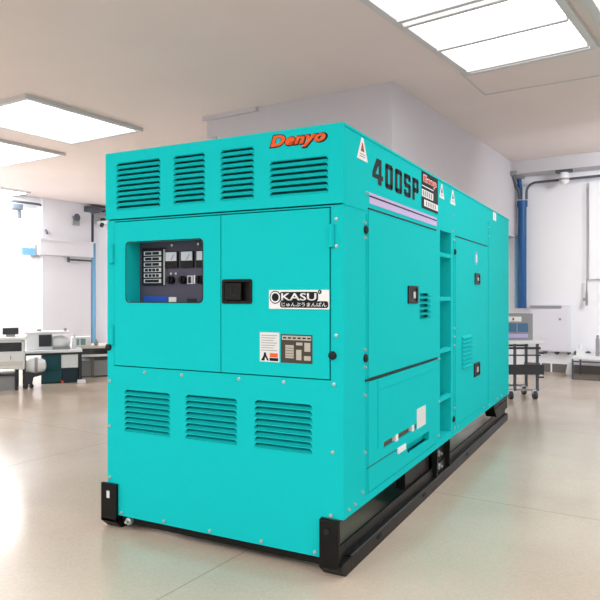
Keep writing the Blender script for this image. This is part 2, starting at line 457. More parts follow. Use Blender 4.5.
for x, z in ((-1.369,1.434),(-.045,1.476),(-1.369,1.00)):
    b = MB(); b.box(x-.006, x+.034 if x < -1 else x+.002, -.012, 0, z-.050, z+.050)
    b.cyl((x+.026 if x < -1 else x-.012,-.010,z-.050),(x+.026 if x < -1 else x-.012,-.010,z+.050),.010,12)
    b.build('hinge', M['teal'], G, smooth=True)
for x, z in ((-1.376,.934),(-.052,.946)):
    b = MB().lathe([(.019,0),(.019,.008),(.014,.014),(.005,.016)], n=18); b.bm.transform(Matrix.Translation((x,0,z)) @ Matrix.Rotation(pi/2,4,'X'))
    b.build('rubber_buffer', M['rubber'], G, smooth=True)
for y, z in ((.255,1.523),(.251,.915),(1.93,1.517),(1.90,.345)):
    b = MB().lathe([(.020,0),(.020,.008),(.014,.013),(.005,.015)], n=18); b.bm.transform(Matrix.Translation((0,y,z)) @ Matrix.Rotation(pi/2,4,'Y'))
    b.build('rubber_buffer', M['rubber'], G, smooth=True)

# --- right side: doors
def pull(y0, y1, z0, z1, parent):
    b = MB(); b.sheet(rrect(y0,y1,z0,z1,.008), [rect(y0+.022,y1-.022,z0+.014,z1-.014)], 'x', .010, 0)
    b.box(0, .0045, y0+.01, y1-.01, z0+.01, z1-.01)
    h = b.build('door_handle', M['black'], parent, bevel=.002)
    b = MB(); b.box(.0045,.010,y0+.095,y1-.050,z0+.030,z1-.034)
    b.build('latch', M['steel'], h, bevel=.002)
b = MB(); b.box(-.012,.003, DA[0]+.005, DA[1]-.004, DA[2]+.001, DA[3]-.001)
dA = b.build('door', M['teal'], G); pull(.879,1.063,1.165,1.266,dA)
b = MB(); b.box(-.012,.003, DB[0]+.005, DB[1]-.005, DB[2]+.004, DB[3]-.001)
dB = b.build('door', M['teal'], G); pull(2.555,2.740,1.297,1.388,dB); pull(2.525,2.735,.565,.672,dB)
b = MB().lathe([(.055,0),(.055,.001)], n=24); b.bm.transform(Matrix.Translation((.003,2.62,1.505)) @ Matrix.Rotation(pi/2,4,'Y'))
rs = b.build('round_sticker', M['pipelight'], dB)
b = MB(); b.box(.004,.0046,2.605,2.64,1.475,1.535); b.build('printed_mark', M['white'], rs)
# louvre on the narrow fixed panel
b = MB()
cells = [(1.075+k*.0325, 1.075+k*.0325+.019) for k in range(5)]
b.sheet(rect(1.107,1.367,1.068,1.235), [[(1.120,z0),(1.300,z0),(1.300,z1-.006),(1.285,z1),(1.120,z1)] for z0,z1 in cells], 'x', 0, -.010)
for z0, z1 in cells:
    b.box(-.030,-.001,1.115,1.305,z0-.004,z0-.001)
    b._f([(0,1.118,z0-.004),(0,1.335,z0-.004),(.010,1.335,z0+.003),(.010,1.118,z0+.003),(0,1.118,z0),(0,1.335,z0)],[(0,1,2,3),(3,2,5,4),(0,3,4),(1,5,2)])
    b._f([(0,1.300,z0),(.010,1.318,z0),(.010,1.318,z0+.010),(0,1.345,z0+.016),(0,1.345,z0)],[(0,1,2),(1,4,3,2),(0,2,3)])
b.build('louvre', M['teal'], G)
b = MB(); b.box(-.036,-.030,1.10,1.37,1.06,1.24); b.build('louvre_backing', M['teal'], G)
b = MB()
for k in range(8):
    z = .672+k*.0305
    b._f([(.003,2.13,z+.026),(.003,2.42,z+.026),(.022,2.42,z+.008),(.022,2.13,z+.008),(.003,2.13,z+.006),(.003,2.42,z+.006)],
         [(0,1,2,3),(3,2,5,4),(0,3,4),(1,5,2)])
    b.sheet(rect(2.41,2.45,z+.004,z+.022), [], 'x', .003, .006)
b.build('louvre', M['teal'], dB)
b = MB()
for k in range(8):
    z = .676+k*.0305; b.box(.0045,.0075,2.415,2.455,z,z+.014)
b.build('vent_opening', M['rubber'], dB)
# dark drip gaps over the doors
b = MB()
b.box(-.010, .004, .289, 1.465, 1.625, 1.632); b.build('drip_gap', M['rubber'], G)
b = MB(); b.box(-.010, .004, 1.955, 3.05, 1.626, 1.634); b.build('drip_gap', M['rubber'], G)
b = MB(); b.box(-.010, .005, .25, 1.488, .803, .813); b.build('drip_gap', M['rubber'], G)

# lower cable panel with terminal slot, label and pull trough
b = MB()
b.sheet(rect(.290,1.465,.267,.798), [rect(.50,1.05,.434,.466), [(.90,.322),(1.308,.322),(1.308,.374),(.84,.374)]], 'x', .002, -.012)
b.box(.002,.006,.415,.421,.45,.79)
b.box(.002,.005,.43,1.44,.742,.746)
cpn = b.build('cable_panel', M['teal'], G)
b = MB(); b.box(-.024,-.018,.48,1.07,.428,.472); ts = b.build('terminal_strip', M['brown'], cpn)
b = MB()
for y in (.70,.98): b.box(-.018,.003,y-.018,y+.022,.432,.468)
b.build('terminal_cover', M['white'], cpn)
b = MB(); b.box(.002,.0032,1.055,1.230,.430,.546); b.build('label_sheet', M['paper'], cpn)
b = MB()
b.box(-.045,-.040,.83,1.32,.315,.38); b.box(-.04,0,.84,1.31,.374,.378); b.box(-.04,-.012,1.308,1.312,.32,.375)
b.build('pull_trough', M['teal'], cpn)
b = MB(); b.box(.002,.004,.262,.76,.385,.390); b.build('groove_line', M['mteal'], cpn)
b = MB(); b.box(.003,.012,.70,.83,.362,.394); b.build('tag_plate', M['white'], cpn, bevel=.002)

# ladder recess with rungs
b = MB()
y0, y1, z0, z1 = DREC
b.box(-.34,-.33,y0,y1,z0,z1); b.box(-.33,-.012,y0-.006,y0,z0,z1); b.box(-.33,-.012,y1,y1+.006,z0,z1)
b.box(-.33,-.012,y0,y1,z1,z1+.006); b.box(-.33,-.012,y0,y1,z0-.006,z0)
rc = b.build('ladder_recess', M['teal'], G)
for z in (1.481,1.187,.841,.521):
    b = MB(); b.box(-.035,-.002,y0,y1,z-.014,z+.014); b.build('rung', M['teal'], G, bevel=.003)
b = MB(); b.box(-.15,-.14,1.834,1.8399,1.00,1.06); b.build('recess_sticker', M['paper'], rc)

# --- side lettering and decals
def decal(name, pts, m, x=.0052, parent=G): return MB().prism(pts, 'x', x-.001 if parent is G else x-.0008, x).build(name, m, parent)
def glyph(b, y, z, w, h, strokes, t=.026):
    """block digit from strokes (in 0..1 units) of thickness t"""
    for (a0,c0,a1,c1) in strokes: b.box(.0010,.0022, y+a0*w, y+a1*w, z+c0*h, z+c1*h)
GL = {'0': [(0,.06,.34,.94),(.66,.06,1,.94),(.1,0,.9,.2),(.1,.8,.9,1)],
      'S': [(0,.5,.34,.94),(.66,.06,1,.56),(.1,0,.95,.2),(.05,.8,.95,1),(.1,.40,.9,.6),(0,.08,.34,.3),(.66,.7,1,.92)],
      'P': [(0,0,.34,1),(.1,.8,.9,1),(.1,.36,.9,.56),(.66,.42,1,.94)]}
y = .345
b = MB()
h, z = .128, 1.762
b.prism([(.345,1.79),(.345,1.815),(.405,1.89),(.470,1.89),(.470,1.812),(.492,1.812),(.492,1.788),(.470,1.788),(.470,1.762),(.420,1.762),(.420,1.788)],'x',.001,.0022)
y = .525
for c in '00SP':
    glyph(b, y, z+.004*0, .115, h, GL[c]); y += .150
b.build('model_lettering', M['ink'], G)
b = MB(); b.prism([(.385,1.812),(.425,1.812),(.425,1.856)], 'x', .0022, .0027); b.build('numeral_counter', M['teal'], G)
st = decal('stripe', rect(.302,1.475,1.654,1.708), M['lilac'], .002)
b = MB(); b.box(.002,.0026,.302,1.475,1.686,1.694); b.build('stripe_line', M['ink'], st)
e = decal('badge', rect(1.150,1.505,1.735,1.962), M['ink'], .002)
letters('lettering_outline', on_side(1.185,1.884,.002), M['white'], e, 'Ecop', .290, .058, bold=.06, depth=.0008)
letters('lettering', on_side(1.192,1.888,.0027), M['red'], e, 'Ecop', .276, .050, bold=.03, depth=.0008)
b = MB(); b.box(.002,.0026,1.152,1.40,1.868,1.874); b.box(.002,.0026,1.152,1.395,1.806,1.850); b.box(.002,.0026,1.20,1.503,1.752,1.792)
wb = b.build('badge_panel', M['white'], e)
b = MB()
b.bm.free()
for k in range(5):
    MB().box(.0026,.003,1.172+k*.042,1.200+k*.042,1.812,1.844).build('printed_mark', M['mgrey'], wb)
    MB().box(.0026,.003,1.235+k*.048,1.262+k*.048,1.758,1.786).build('printed_mark', M['mgrey'], wb)
def warn(yc, zt, w, h, red):
    t = decal('warning_sticker', [(yc-w/2,zt-h),(yc+w/2,zt-h),(yc+w*.08,zt),(yc-w*.08,zt)], M['white'], .002)
    m = M['redbrown'] if red else M['conduit']
    MB().prism([(yc-w*.17,zt-h*.62),(yc+w*.17,zt-h*.62),(yc+w*.02,zt-h*.22),(yc-w*.02,zt-h*.22)],'x',.002,.0026).build('warning_pictogram', m, t)
    b = MB()
    for k in range(2): b.box(.002,.0026,yc-w*.25,yc+w*.25,zt-h*(.76+.1*k),zt-h*(.72+.1*k))
    b.build('printed_line', M['mgrey'], t)
warn(.215,1.950,.135,.105,True); warn(1.60,1.945,.12,.095,False); warn(1.885,1.945,.14,.1,False)
decal('label_sheet', rect(3.30,3.44,1.885,1.958), M['white'], .002)

# --- skid
def rail(x0, x1, outer, name='skid_rail'):
    s = 1 if outer > 0 else -1; xo = x1 if s > 0 else x0; xi = xo-s*.028
    other = x0 if s > 0 else x1
    b = MB()
    # outer lower lip, shelf, set back web
    prof = [(xo,-DZ),(xo,.030),(xo-s*.004,.036),(xi,.036),(xi,.095),(xi-s*.012,.095),(xi-s*.012,-DZ)]
    b.prism(prof, 'y', .09, L-.04)
    # ski-shaped nose
    b.prism([(-.020,.006),(.026,-DZ),(.09,-DZ),(.09,.03),(-.001,.03),(-.020,.02)], 'x', min(xo,other), max(xo,other))
    b.box(min(xi,xi-s*.012),max(xi,xi-s*.012),-.001,.089,.0305,.095)
    r = b.build(name, M['rail'], G, bevel=.002)
    b = MB(); b.box(other if s>0 else xo, xo-.014 if s>0 else other, -.020,-.001,.014 if s>0 else .004,.219 if s>0 else .207)
    p = b.build('end_plate', M['black'], G, bevel=.002)
    return r, p
rr, pr = rail(-.110,-.001,1)
rl, pl = rail(-1.414,-1.308,-1)
b = MB().cyl((-.072,-.020,.168),(-.072,-.026,.168),.013,14); b.build('plate_bolt', M['rubber'], pr, smooth=True)
b = MB().box(-1.372,-1.352,-.022,-.020,.130,.168); b.build('plate_slot', M['paper'], pl)
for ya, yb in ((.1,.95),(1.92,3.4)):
    b = MB().box(-.006,-.001,ya,yb,.0355,.0375); b.build('rail_glint', M['conduit'], rr)  # grey strip painting in the highlight along the rail lip
b = MB()
for yy in (.42,1.18,2.3): b.box(-.002,.004,yy,yy+.05,.0,.012)
b.build('rail_stop', M['rubber'], rr)
b = MB(); b.box(-1.3,-.115,.02,.09,.0,.075); b.build('cross_beam', M['black'], G)
for yy in (1.2,):
    b = MB(); b.box(-1.3,-.115,yy,yy+.12,.06,.13); b.build('cross_beam', M['black'], G)
b = MB(); b.lathe([(.02,0),(.02,.02),(.009,.022),(.009,.04)], n=8); b.bm.transform(Matrix.Translation((-1.24,.02,.018)) @ Matrix.Rotation(pi/2,4,'X'))
b.build('beam_bolt', M['steel'], G, smooth=True)
def post(y0, y1, xin, plates=True, slant=0):
    b = MB()
    b.prism([(y0,.09),(y1,.09),(y1,.224),(y0-slant,.224)], 'x', -.10, xin)
    o = b.build('skid_post', M['black'], G)
    return o
post(.98,1.46,-.045)
pm = post(1.50,1.82,-.040)
for yy in (1.50,1.815):
    b = MB(); b.box(-.10,-.002,yy,yy+.010,.036,.224); b.build('post_flange', M['rail'], pm)
for z in (.075,.16):
    b = MB().lathe([(.022,0),(.022,.018),(.010,.02),(.010,.035)], n=6); b.bm.transform(Matrix.Translation((-.04,1.63,z)) @ Matrix.Rotation(pi/2,4,'Y'))
    b.build('post_bolt', M['steel'], pm)
pe = post(3.50,4.06,-.006, slant=.16)
b = MB(); b.box(-.006,.002,3.45,4.0,.176,.182); b.build('post_ledge', M['rail'], pe)

# ================================================================== ROOM
RW = ROOM
b = MB().box(-18, 9, -7, 11.05, -.12, 0); struct(b.build('floor', M['floor'], world=RW))
b = MB().box(-18, 9, -7, 11.05, CE, CE+.1); struct(b.build('ceiling', M['ceiling'], world=RW))
b = MB().box(-12.8, 9, 11.0, 11.12, 0, CE); struct(b.build('wall_far', M['wall'], world=RW))
b = MB().box(-12.85, -12.7, -7, 11.12, 0, CE); struct(b.build('wall_left', M['wall'], world=RW))
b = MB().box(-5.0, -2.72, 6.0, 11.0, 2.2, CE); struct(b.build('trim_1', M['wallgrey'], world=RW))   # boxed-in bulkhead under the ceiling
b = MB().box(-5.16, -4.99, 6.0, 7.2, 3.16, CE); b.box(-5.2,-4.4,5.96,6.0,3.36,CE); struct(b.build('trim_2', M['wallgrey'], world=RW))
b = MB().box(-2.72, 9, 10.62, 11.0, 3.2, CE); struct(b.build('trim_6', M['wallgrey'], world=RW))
b = MB(); b.box(-2.6, 9, 10.975, 11.0, 0, .135)
struct(b.build('baseboard_far', M['skirt'], world=RW))
b = MB()
for x in (-2.33,-2.17,-.9,.6): b.box(x-.012,x+.012,10.965,10.99,.0,.14)
struct(b.build('trim_3', M['wall'], world=RW))
b = MB().box(-12.7,-12.55, 9.02, 10.36, 0, CE); b.box(-12.55,-12.47,8.9,10.36,2.14,2.5); b.box(-12.55,-12.45,8.9,10.36,2.47,2.51)
struct(b.build('trim_4', M['column'], world=RW))
# upper white sliding panel, to the right on the far wall
b = MB().box(-1.60, 1.6, 10.93, 11.0, 1.5, 3.0); struct(b.build('window_1', M['wall'], world=RW))

# ceiling lamps: frame + lit diffuser
def lamp(x0, x1, y0, y1, label, bars=(), group='flat lit panels in the ceiling', turn=0, m='lit'):
    c = room((x0+x1)/2, (y0+y1)/2, CE)
    t = thing('ceiling_light', label, 'ceiling light', c, ROOM_A+turn, group)
    hx, hy = (x1-x0)/2, (y1-y0)/2; f = .06
    b = MB()
    for a in ((-hx,hx,-hy,-hy+f),(-hx,hx,hy-f,hy),(-hx,-hx+f,-hy+f,hy-f),(hx-f,hx,-hy+f,hy-f)): b.box(a[0],a[1],a[2],a[3],-.045,0)
    b.build('frame', M['frame'], t)
    b = MB().box(-hx+f,hx-f,-hy+f,hy-f,-.030,-.004); b.build('diffuser', M[m], t)
    for off in bars:
        y = hy-off
        b = MB().box(-hx+f,hx-f,y-.022,y+.022,-.062,-.030); b.build('cross_bar', M['frame'], t)
    return t
lamp(-7.62,-6.20,4.25,5.95,'near lit ceiling panel at upper left, beside a second panel further back')
lamp(-9.98,-8.28,5.0,6.36,'second lit ceiling panel from the left, partly cut off by the frame edge')
lamp(-12.62,-12.0,7.2,8.35,'far lit ceiling panel by the left wall, small in the photo', m='lit_strong')
lamp(-2.09,-.90,3.32,6.10,'large lit ceiling panel at upper right divided by grey cross bars', (.14,.80,1.42,1.53,2.15), turn=math.radians(-4))
lamp(-.80,.5,3.22,6.00,'lit ceiling panel at the right edge beyond the barred panel', (.14,.80,1.42,1.53,2.15), turn=math.radians(-4))
b = MB(); b.box(-2.06,-2.04,6.14,6.95,CE-.005,CE); b.box(-2.04,2,6.935,6.95,CE-.005,CE); struct(b.build('trim_5', M['wallgrey'], world=RW))
# right: blue pipe, conduits, detector
P = thing('wall_pipe', 'thick dark blue vertical pipe in the far corner behind the generator', 'pipe', room(-2.60,10.86,1.03), ROOM_A)
b = MB().cyl((0,0,0),(0,0,1.74),.066,20); b.build('pipe_run', M['pipeblue'], P, smooth=True)
b = MB().cyl((0,0,1.66),(0,0,1.76),.082,20); b.build('collar', M['pipeblue'], P, smooth=True)
b = MB().cyl((-.095,.06,0),(-.095,.06,1.2),.04,14); o = b.build('pale_pipe', M['pipelight'], P, smooth=True); o['label'] = 'pale blue thinner pipe'
def arc(c, r, a0, a1, u, v, n=8):
    c, u, v = Vector(c), Vector(u), Vector(v)
    return [c+u*(r*math.cos(a0+(a1-a0)*k/n))+v*(r*math.sin(a0+(a1-a0)*k/n)) for k in range(n+1)]
pts = [(-2.52,10.80,2.80),(-2.52,10.80,2.9)]+[tuple(p) for p in arc((-2.37,10.80,2.91),.15,pi,pi/2,(1,0,0),(0,0,1))]+[(-1.4,10.80,3.075),(1.5,10.80,3.10)]
b = MB().tube(pts, .02); c1 = tag(b.build('conduit', M['conduit'], world=RW, smooth=True), 'dark grey conduit bending from the blue pipe along the top of the far wall', 'conduit')
J = thing('junction_box', 'small dark bracket with cables above the blue corner pipe', 'bracket', room(-2.64,10.86,2.84), ROOM_A)
b = MB().tube([(.0,0,-.02),(-.02,0,.13),(-.08,-.05,.24),(-.08,-.22,.36)], .028); b.build('cable', M['conduit'], J, smooth=True)
b = MB().tube([(.0,.03,-.02),(.0,.03,.15),(-.02,.03,.31)], .036); b.build('cable', M['pipeblue'], J, smooth=True)
b = MB().box(-.10,.02,-.30,-.16,.33,.40); b.box(-.06,.06,-.02,.08,.32,.355); b.build('bracket_plate', M['mgrey'], J)
Dt = thing('ceiling_camera', 'small white dome fixture on a dark mount under the ceiling at right', 'camera', room(-1.93,10.72,3.2-.06), ROOM_A)
b = MB().box(-.12,.12,-.06,.06,0.02,.06); b.build('mount', M['conduit'], Dt)
b = MB().lathe([(.02,-.165),(.06,-.14),(.075,-.10),(.075,-.03),(.06,.02)], n=18); b.build('dome', M['mwhite'], Dt, smooth=True)
b = MB().lathe([(.079,-.10),(.079,-.07)], n=18); b.build('band', M['mgrey'], Dt, smooth=True)
# closed white cabinet on the far wall
Cb = thing('wall_cabinet', 'pale wall cabinet with a grey top rail low on the far wall', 'cabinet', room(-2.18,10.99,.34), ROOM_A)
b = MB().box(-.33,.30,-.10,0,0,.74); b.build('body', M['cabinet'], Cb)
b = MB().box(-.31,.28,-.112,-.10,.02,.69); b.build('door', M['cabinet'], Cb, bevel=.003)
b = MB().box(-.30,.18,-.13,-.10,.70,.735); b.build('top_rail', M['mgrey'], Cb)
b = MB().cyl((.16,-.112,.52),(.16,-.125,.52),.02,12); b.build('knob', M['mgrey'], Cb, smooth=True)
Rd = thing('hanging_rod', 'thin rod with a dark handle hanging on the white far wall', 'rod', room(-1.63,10.90,1.08), ROOM_A)
b = MB().cyl((0,.02,.1),(0,.02,1.85),.005,8); b.build('rod', M['mgrey'], Rd)
b = MB().lathe([(.010,0),(.02,.03),(.02,.16),(.011,.26),(.008,.42)], n=12); b.box(-.05,0,-.015,.015,.07,.12); b.build('handle', M['mgrey'], Rd, smooth=True)

# cart with control box
d = 7.75
ct = thing('equipment_trolley', 'small wheeled trolley with dark frame half hidden behind the generator', 'trolley', bay(2.57,7.90,0), BAY_A)
b = MB().box(-.34,.34,-.24,.24,.665,.70); b.build('tray', M['mwhite'], ct, bevel=.004)
b = MB()
b.box(-.30,.30,-.22,-.20,.60,.625); b.box(-.30,.30,.20,.22,.60,.625); b.box(-.30,.30,-.22,-.20,.52,.535); b.build('side_bar', M['mdark'], ct)
for sx in (-1,0,1):
    for sy in (-1,1):
        if sx == 0 and sy == 1: continue
        b = MB().box(sx*.27-.014, sx*.27+.014, sy*.19-.014, sy*.19+.014, .10 if sx else .1, .665); b.build('leg', M['conduit'], ct)
b = MB().box(-.33,.33,-.24,.24,.30,.36); b.box(-.33,.33,-.245,-.235,.30,.42); b.build('lower_shelf', M['mdark'], ct)
b = MB().box(-.29,.29,-.2,-.18,.10,.125); b.box(-.29,.29,.18,.2,.10,.125); b.build('base_bar', M['mgrey'], ct)
for sx, sy in ((-.05,-1),(.24,-1),(-.05,1),(.24,1),(-.28,-1)):
    b = MB().cyl((sx-.02,sy*.19,.05),(sx+.02,sy*.19,.05),.05,16); w = b.build('caster', M['mdark'], ct, smooth=True)
    b = MB().box(sx-.03,sx+.03,sy*.19-.012,sy*.19+.012,.06,.115); b.build('caster_fork', M['mwhite'], w)
b = MB().cyl((.34,-.05,.54),(.40,-.05,.54),.012,8).cyl((.33,-.05,.245),(.40,-.05,.245),.010,8); b.build('side_peg', M['mdark'], ct)
bx = thing('control_box', 'grey control box with a blue display standing on the wheeled trolley', 'control box', bay(2.62,7.9,.70), BAY_A)
b = MB().box(-.20,.20,-.10,.10,0,.32); b.build('casing', M['mgrey'], bx, bevel=.006)
b = MB().box(-.13,.14,-.106,-.10,.10,.205); dsp = b.build('display', M['screen'], bx)
b = MB().box(-.002,.012,-.109,-.106,.10,.205); b.build('divider', M['mgrey'], dsp)
b = MB().box(-.10,.06,-.104,-.10,.225,.285); b.build('label_plate', M['white'], bx)
b = MB().box(-.05,-.03,-.107,-.104,.24,.27); b.build('indicator', M['redbrown'], bx)
b = MB().box(-.13,.14,-.106,-.10,.03,.075); b.build('lower_panel', M['lilac'], bx)

# low bench with knobs at the right edge
lb_ = thing('low_bench', 'low metal frame bench against the far wall at the right edge', 'bench', room(-1.40,10.55,0), ROOM_A)
b = MB().box(-.33,.75,-.35,.35,.30,.335); b.build('bench_top', M['mwhite'], lb_)
b = MB()
b.box(-.33,.75,-.35,-.33,.255,.275); b.box(-.33,.75,-.35,-.33,.0,.018)
b.build('frame_rail', M['conduit'], lb_)
for x in (-.32,.73):
    for y in (-.34,.34):
        b = MB().box(x-.012,x+.012,y-.012,y+.012,0,.30); b.build('leg', M['conduit'], lb_)
for x, w, h in ((-.26,.10,.10),(-.02,.05,.26),(.22,.1,.14)):
    z = .335
    b = MB().box(-w/2,w/2,-w/2,w/2,0,h).cyl((0,0,h),(0,0,h+.05),.018,10)
    o = b.build('bench_fixture', M['mwhite'] if w > .06 else M['mgrey'], world=Matrix.Translation(room(-1.40+x,10.5,z)) @ Matrix.Rotation(ROOM_A,4,'Z'))
    tag(o, {-.26:'short white fixture at the left end of the low bench',-.02:'tall thin grey fixture in the middle of the low bench',.22:'white block fixture at the right edge on the low bench'}[x], 'fixture')
for k, x in enumerate((-2.26,-2.08,-1.90,-1.79,-1.62)):  # row of small dark knobs low on the wall
    sz = (.03,.035,.028,.04,.04)[k]
    o = MB().lathe([(sz*.6,0),(sz,.015),(sz,.05),(sz*.5,.06)], n=12, axis='y').build('wall_knob', M['conduit'], world=Matrix.Translation(room(x,10.915 if k<3 else 10.94,.325)) @ Matrix.Rotation(ROOM_A,4,'Z'), smooth=True)
    tag(o, ('first','second','third','fourth','fifth')[k]+' small dark knob from the left in the row above the skirting', 'wall knob', 'dark knobs low on the far wall')
wb_ = MB().lathe([(.05,0),(.06,.03),(.045,.10),(.03,.17),(.02,.20)], n=14).build('white_bottle', M['mwhite'], world=Matrix.Translation(room(-1.86,10.78,0)), smooth=True)
tag(wb_, 'small white bottle-shaped object on the floor beside the low bench', 'bottle')

# ================================================================== LEFT WORKSHOP
SHOP_A = YAW+.38
SHOP = Matrix.Translation(CAM) @ Matrix.Rotation(SHOP_A, 4, 'Z')
def shop(x, y, z=0): return SHOP @ Vector((x, y, z))
# white machine cut off by the left edge
mA = thing('packing_machine', 'white machine with dark window and curved underside at the left edge', 'machine', shop(-.94,9.15,0), SHOP_A)
b = MB()
b.prism([(-.30,.34),(.30,.30),(.72,.27),(.72,.63),(.66,.66),(-.9,.66),(-.9,.20),(-.62,.22)], 'y', 0, .44)
b.build('casing', M['mwhite'], mA, bevel=.015)
b = MB().box(-.2,.70,-.012,0,.335,.385); b.build('beige_band', M['beige'], mA)
b = MB().box(.40,.685,-.012,0,.515,.63); b.build('window', M['mdark'], mA, bevel=.006)
b = MB().box(.55,.56,-.016,-.012,.41,.46); b.build('catch', M['mgrey'], mA)
b = MB().box(-.9,.74,-.02,.46,.66,.695); b.build('lid', M['mwhite'], mA, bevel=.006)
for x, y in ((-.7,.1),(-.7,.4),(.62,.08),(.62,.40)):
    b = MB().cyl((x,y,0),(x,y,.30),.02,10); b.build('leg', M['mdark'], mA)
b = MB().box(-.85,.60,.10,.42,0,.20); b.build('base', M['mgrey'], mA)
b = MB().box(-.9,.64,.06,.43,.19,.215); b.build('base_rim', M['mdark'], mA)
mo = thing('small_monitor', 'small dark box on top of the white machine at the left edge', 'monitor', shop(-.40,9.38,.695), SHOP_A)
b = MB().box(-.09,.10,-.05,.05,.03,.115); b.build('screen', M['mdark'], mo); b = MB().box(-.05,.06,-.04,.04,0,.03); b.build('foot', M['mgrey'], mo)

bn = thing('workbench', 'white topped workbench carrying the white lathe at left', 'workbench', shop(.14,9.76,0), SHOP_A)
b = MB().box(-.41,.385,-.10,.38,.435,.468); b.build('bench_top', M['mwhite'], bn, bevel=.004)
for x, y in ((-.38,-.06),(-.38,.34),(.36,-.06),(.36,.34)):
    b = MB().box(x-.018,x+.018,y-.018,y+.018,0,.435); b.build('leg', M['mdark'], bn)
b = MB().box(-.37,.33,-.06,-.04,.405,.430); b.build('apron', M['mdark'], bn)
hl = thing('bench_lathe', 'white lathe with dark opening and rounded nose standing on the workbench', 'machine', shop(0,9.80,.468), SHOP_A)
b = MB().box(-.22,.13,0,.30,0,.235); b.box(-.25,.36,-.02,.32,.23,.262); b.build('housing', M['mwhite'], hl, bevel=.012)
b = MB().box(-.05,.12,-.012,0,.05,.215); b.build('opening', M['mdark'], hl)
b = MB().lathe([(.03,.12),(.085,.14),(.095,.22),(.09,.28),(.05,.34),(.03,.365)], c=(0,.10,.10), n=18, axis='x'); b.build('nose', M['mwhite'], hl, smooth=True)
b = MB().box(.13,.37,.02,.28,0,.035); b.build('bed', M['mgrey'], hl)
b = MB().cyl((.30,.1,.262),(.30,.1,.30),.025,10).cyl((-.05,.1,.262),(-.05,.1,.29),.03,10); b.build('cap', M['mgrey'], hl)
tc = thing('tool_cabinet', 'dark teal cabinet standing under the workbench', 'cabinet', shop(.12,9.70,0), SHOP_A)
b = MB().box(-.14,.12,0,.4,.02,.40); b.build('body', M['mteal'], tc, bevel=.005)
b = MB().box(-.10,.10,-.012,0,.20,.39); b.build('door', M['mteal'], tc); b = MB().box(-.05,.10,-.012,0,.03,.185); b.build('drawer', M['mteal'], tc)
b = MB().box(-.14,.12,.02,.38,0,.02); b.build('plinth', M['mdark'], tc)
db = thing('drawer_unit', 'white drawer box on a navy base right of the teal cabinet', 'drawer unit', shop(.38,9.70,0), SHOP_A)
b = MB().box(-.135,.09,0,.4,.215,.40); b.build('drawer', M['mwhite'], db, bevel=.005)
b = MB().box(-.13,.085,.02,.4,.0,.215); b.build('base', M['mnavy'], db)
b = MB().cyl((-.12,-.005,.02),(-.12,.02,.02),.018,10); b.build('foot_lamp', M['orange'], db)
fn = thing('floor_polisher', 'white rounded floor machine on a dark wheeled stand by the teal cabinet', 'floor machine', shop(-.08,9.33,0), SHOP_A)
b = MB().lathe([(.02,-.135),(.07,-.12),(.10,-.06),(.108,0),(.10,.06),(.07,.11),(.02,.125)], c=(0,0,.30), n=20, axis='x'); b.build('body', M['mwhite'], fn, smooth=True)
b = MB().lathe([(.112,-.02),(.114,0),(.112,.02)], c=(0,0,.30), n=20, axis='x'); b.build('band', M['mgrey'], fn, smooth=True)
b = MB().prism([(-.15,.06),(-.05,.06),(-.03,.15),(.12,.19),(.12,.215),(-.12,.22),(-.15,.26)], 'y', -.06, .06); b.build('stand', M['mdark'], fn)
b = MB().cyl((-.13,-.05,.035),(-.13,.05,.035),.036,14).cyl((-.06,-.03,.03),(-.06,.05,.03),.03,14); b.build('caster', M['mdark'], fn, smooth=True)
sb = thing('meter_box', 'small white box with a greenish window on the long bench', 'box', shop(.54,10.22,.474), SHOP_A)
b = MB().box(-.14,.14,0,.22,0,.14); b.build('casing', M['mwhite'], sb, bevel=.006)
b = MB().box(-.115,-.03,-.006,0,.02,.115); b.box(-.01,.06,-.006,0,.02,.115); b.build('window', M['greenglass'], sb)
lg = thing('long_bench', 'long pale bench with lower shelf running behind the generator at left', 'bench', shop(1.12,10.18,0), SHOP_A)
b = MB().box(-.72,.6,0,.6,.440,.474); b.build('bench_top', M['beige'], lg)
b = MB().box(-.72,.6,.0,.03,.315,.350); b.build('rail', M['mwhite'], lg)
b = MB().box(-.72,.6,.06,.5,.02,.25); b.build('lower_shelf', M['mgrey'], lg)
for x in (-.69,-.42,.52):
    b = MB().box(x-.02,x+.02,.03,.07,0,.44); b.build('leg', M['skirt'], lg)
b = MB().box(-.72,.6,.5,.52,.25,.44); b.build('back_panel', M['skirt'], lg)
fb = MB().box(-.055,.055,0,.1,0,.045).build('floor_box', M['mwhite'], world=Matrix.Translation(shop(.51,9.58,0)) @ Matrix.Rotation(SHOP_A,4,'Z'), bevel=.006)
tag(fb, 'small white box on the floor at the foot of the drawer unit', 'box')
for k, (x, hh, lab) in enumerate(((-3.20,.20,'thin white bottle standing behind the meter box'),(-2.96,.10,'short grey jar at the right of the meter box on the long bench'))):
    zz = .468 if k == 0 else .474
    o = MB().lathe([(.028,0),(.03,.01),(.03,hh*.6),(.012,hh*.8),(.012,hh)], n=12).build('bottle' if k == 0 else 'jar', M['mwhite'] if k == 0 else M['mgrey'], world=Matrix.Translation(shop(.43 if k == 0 else .76, 9.95 if k == 0 else 10.3, zz)), smooth=True)
    tag(o, lab, 'bottle' if k == 0 else 'jar')

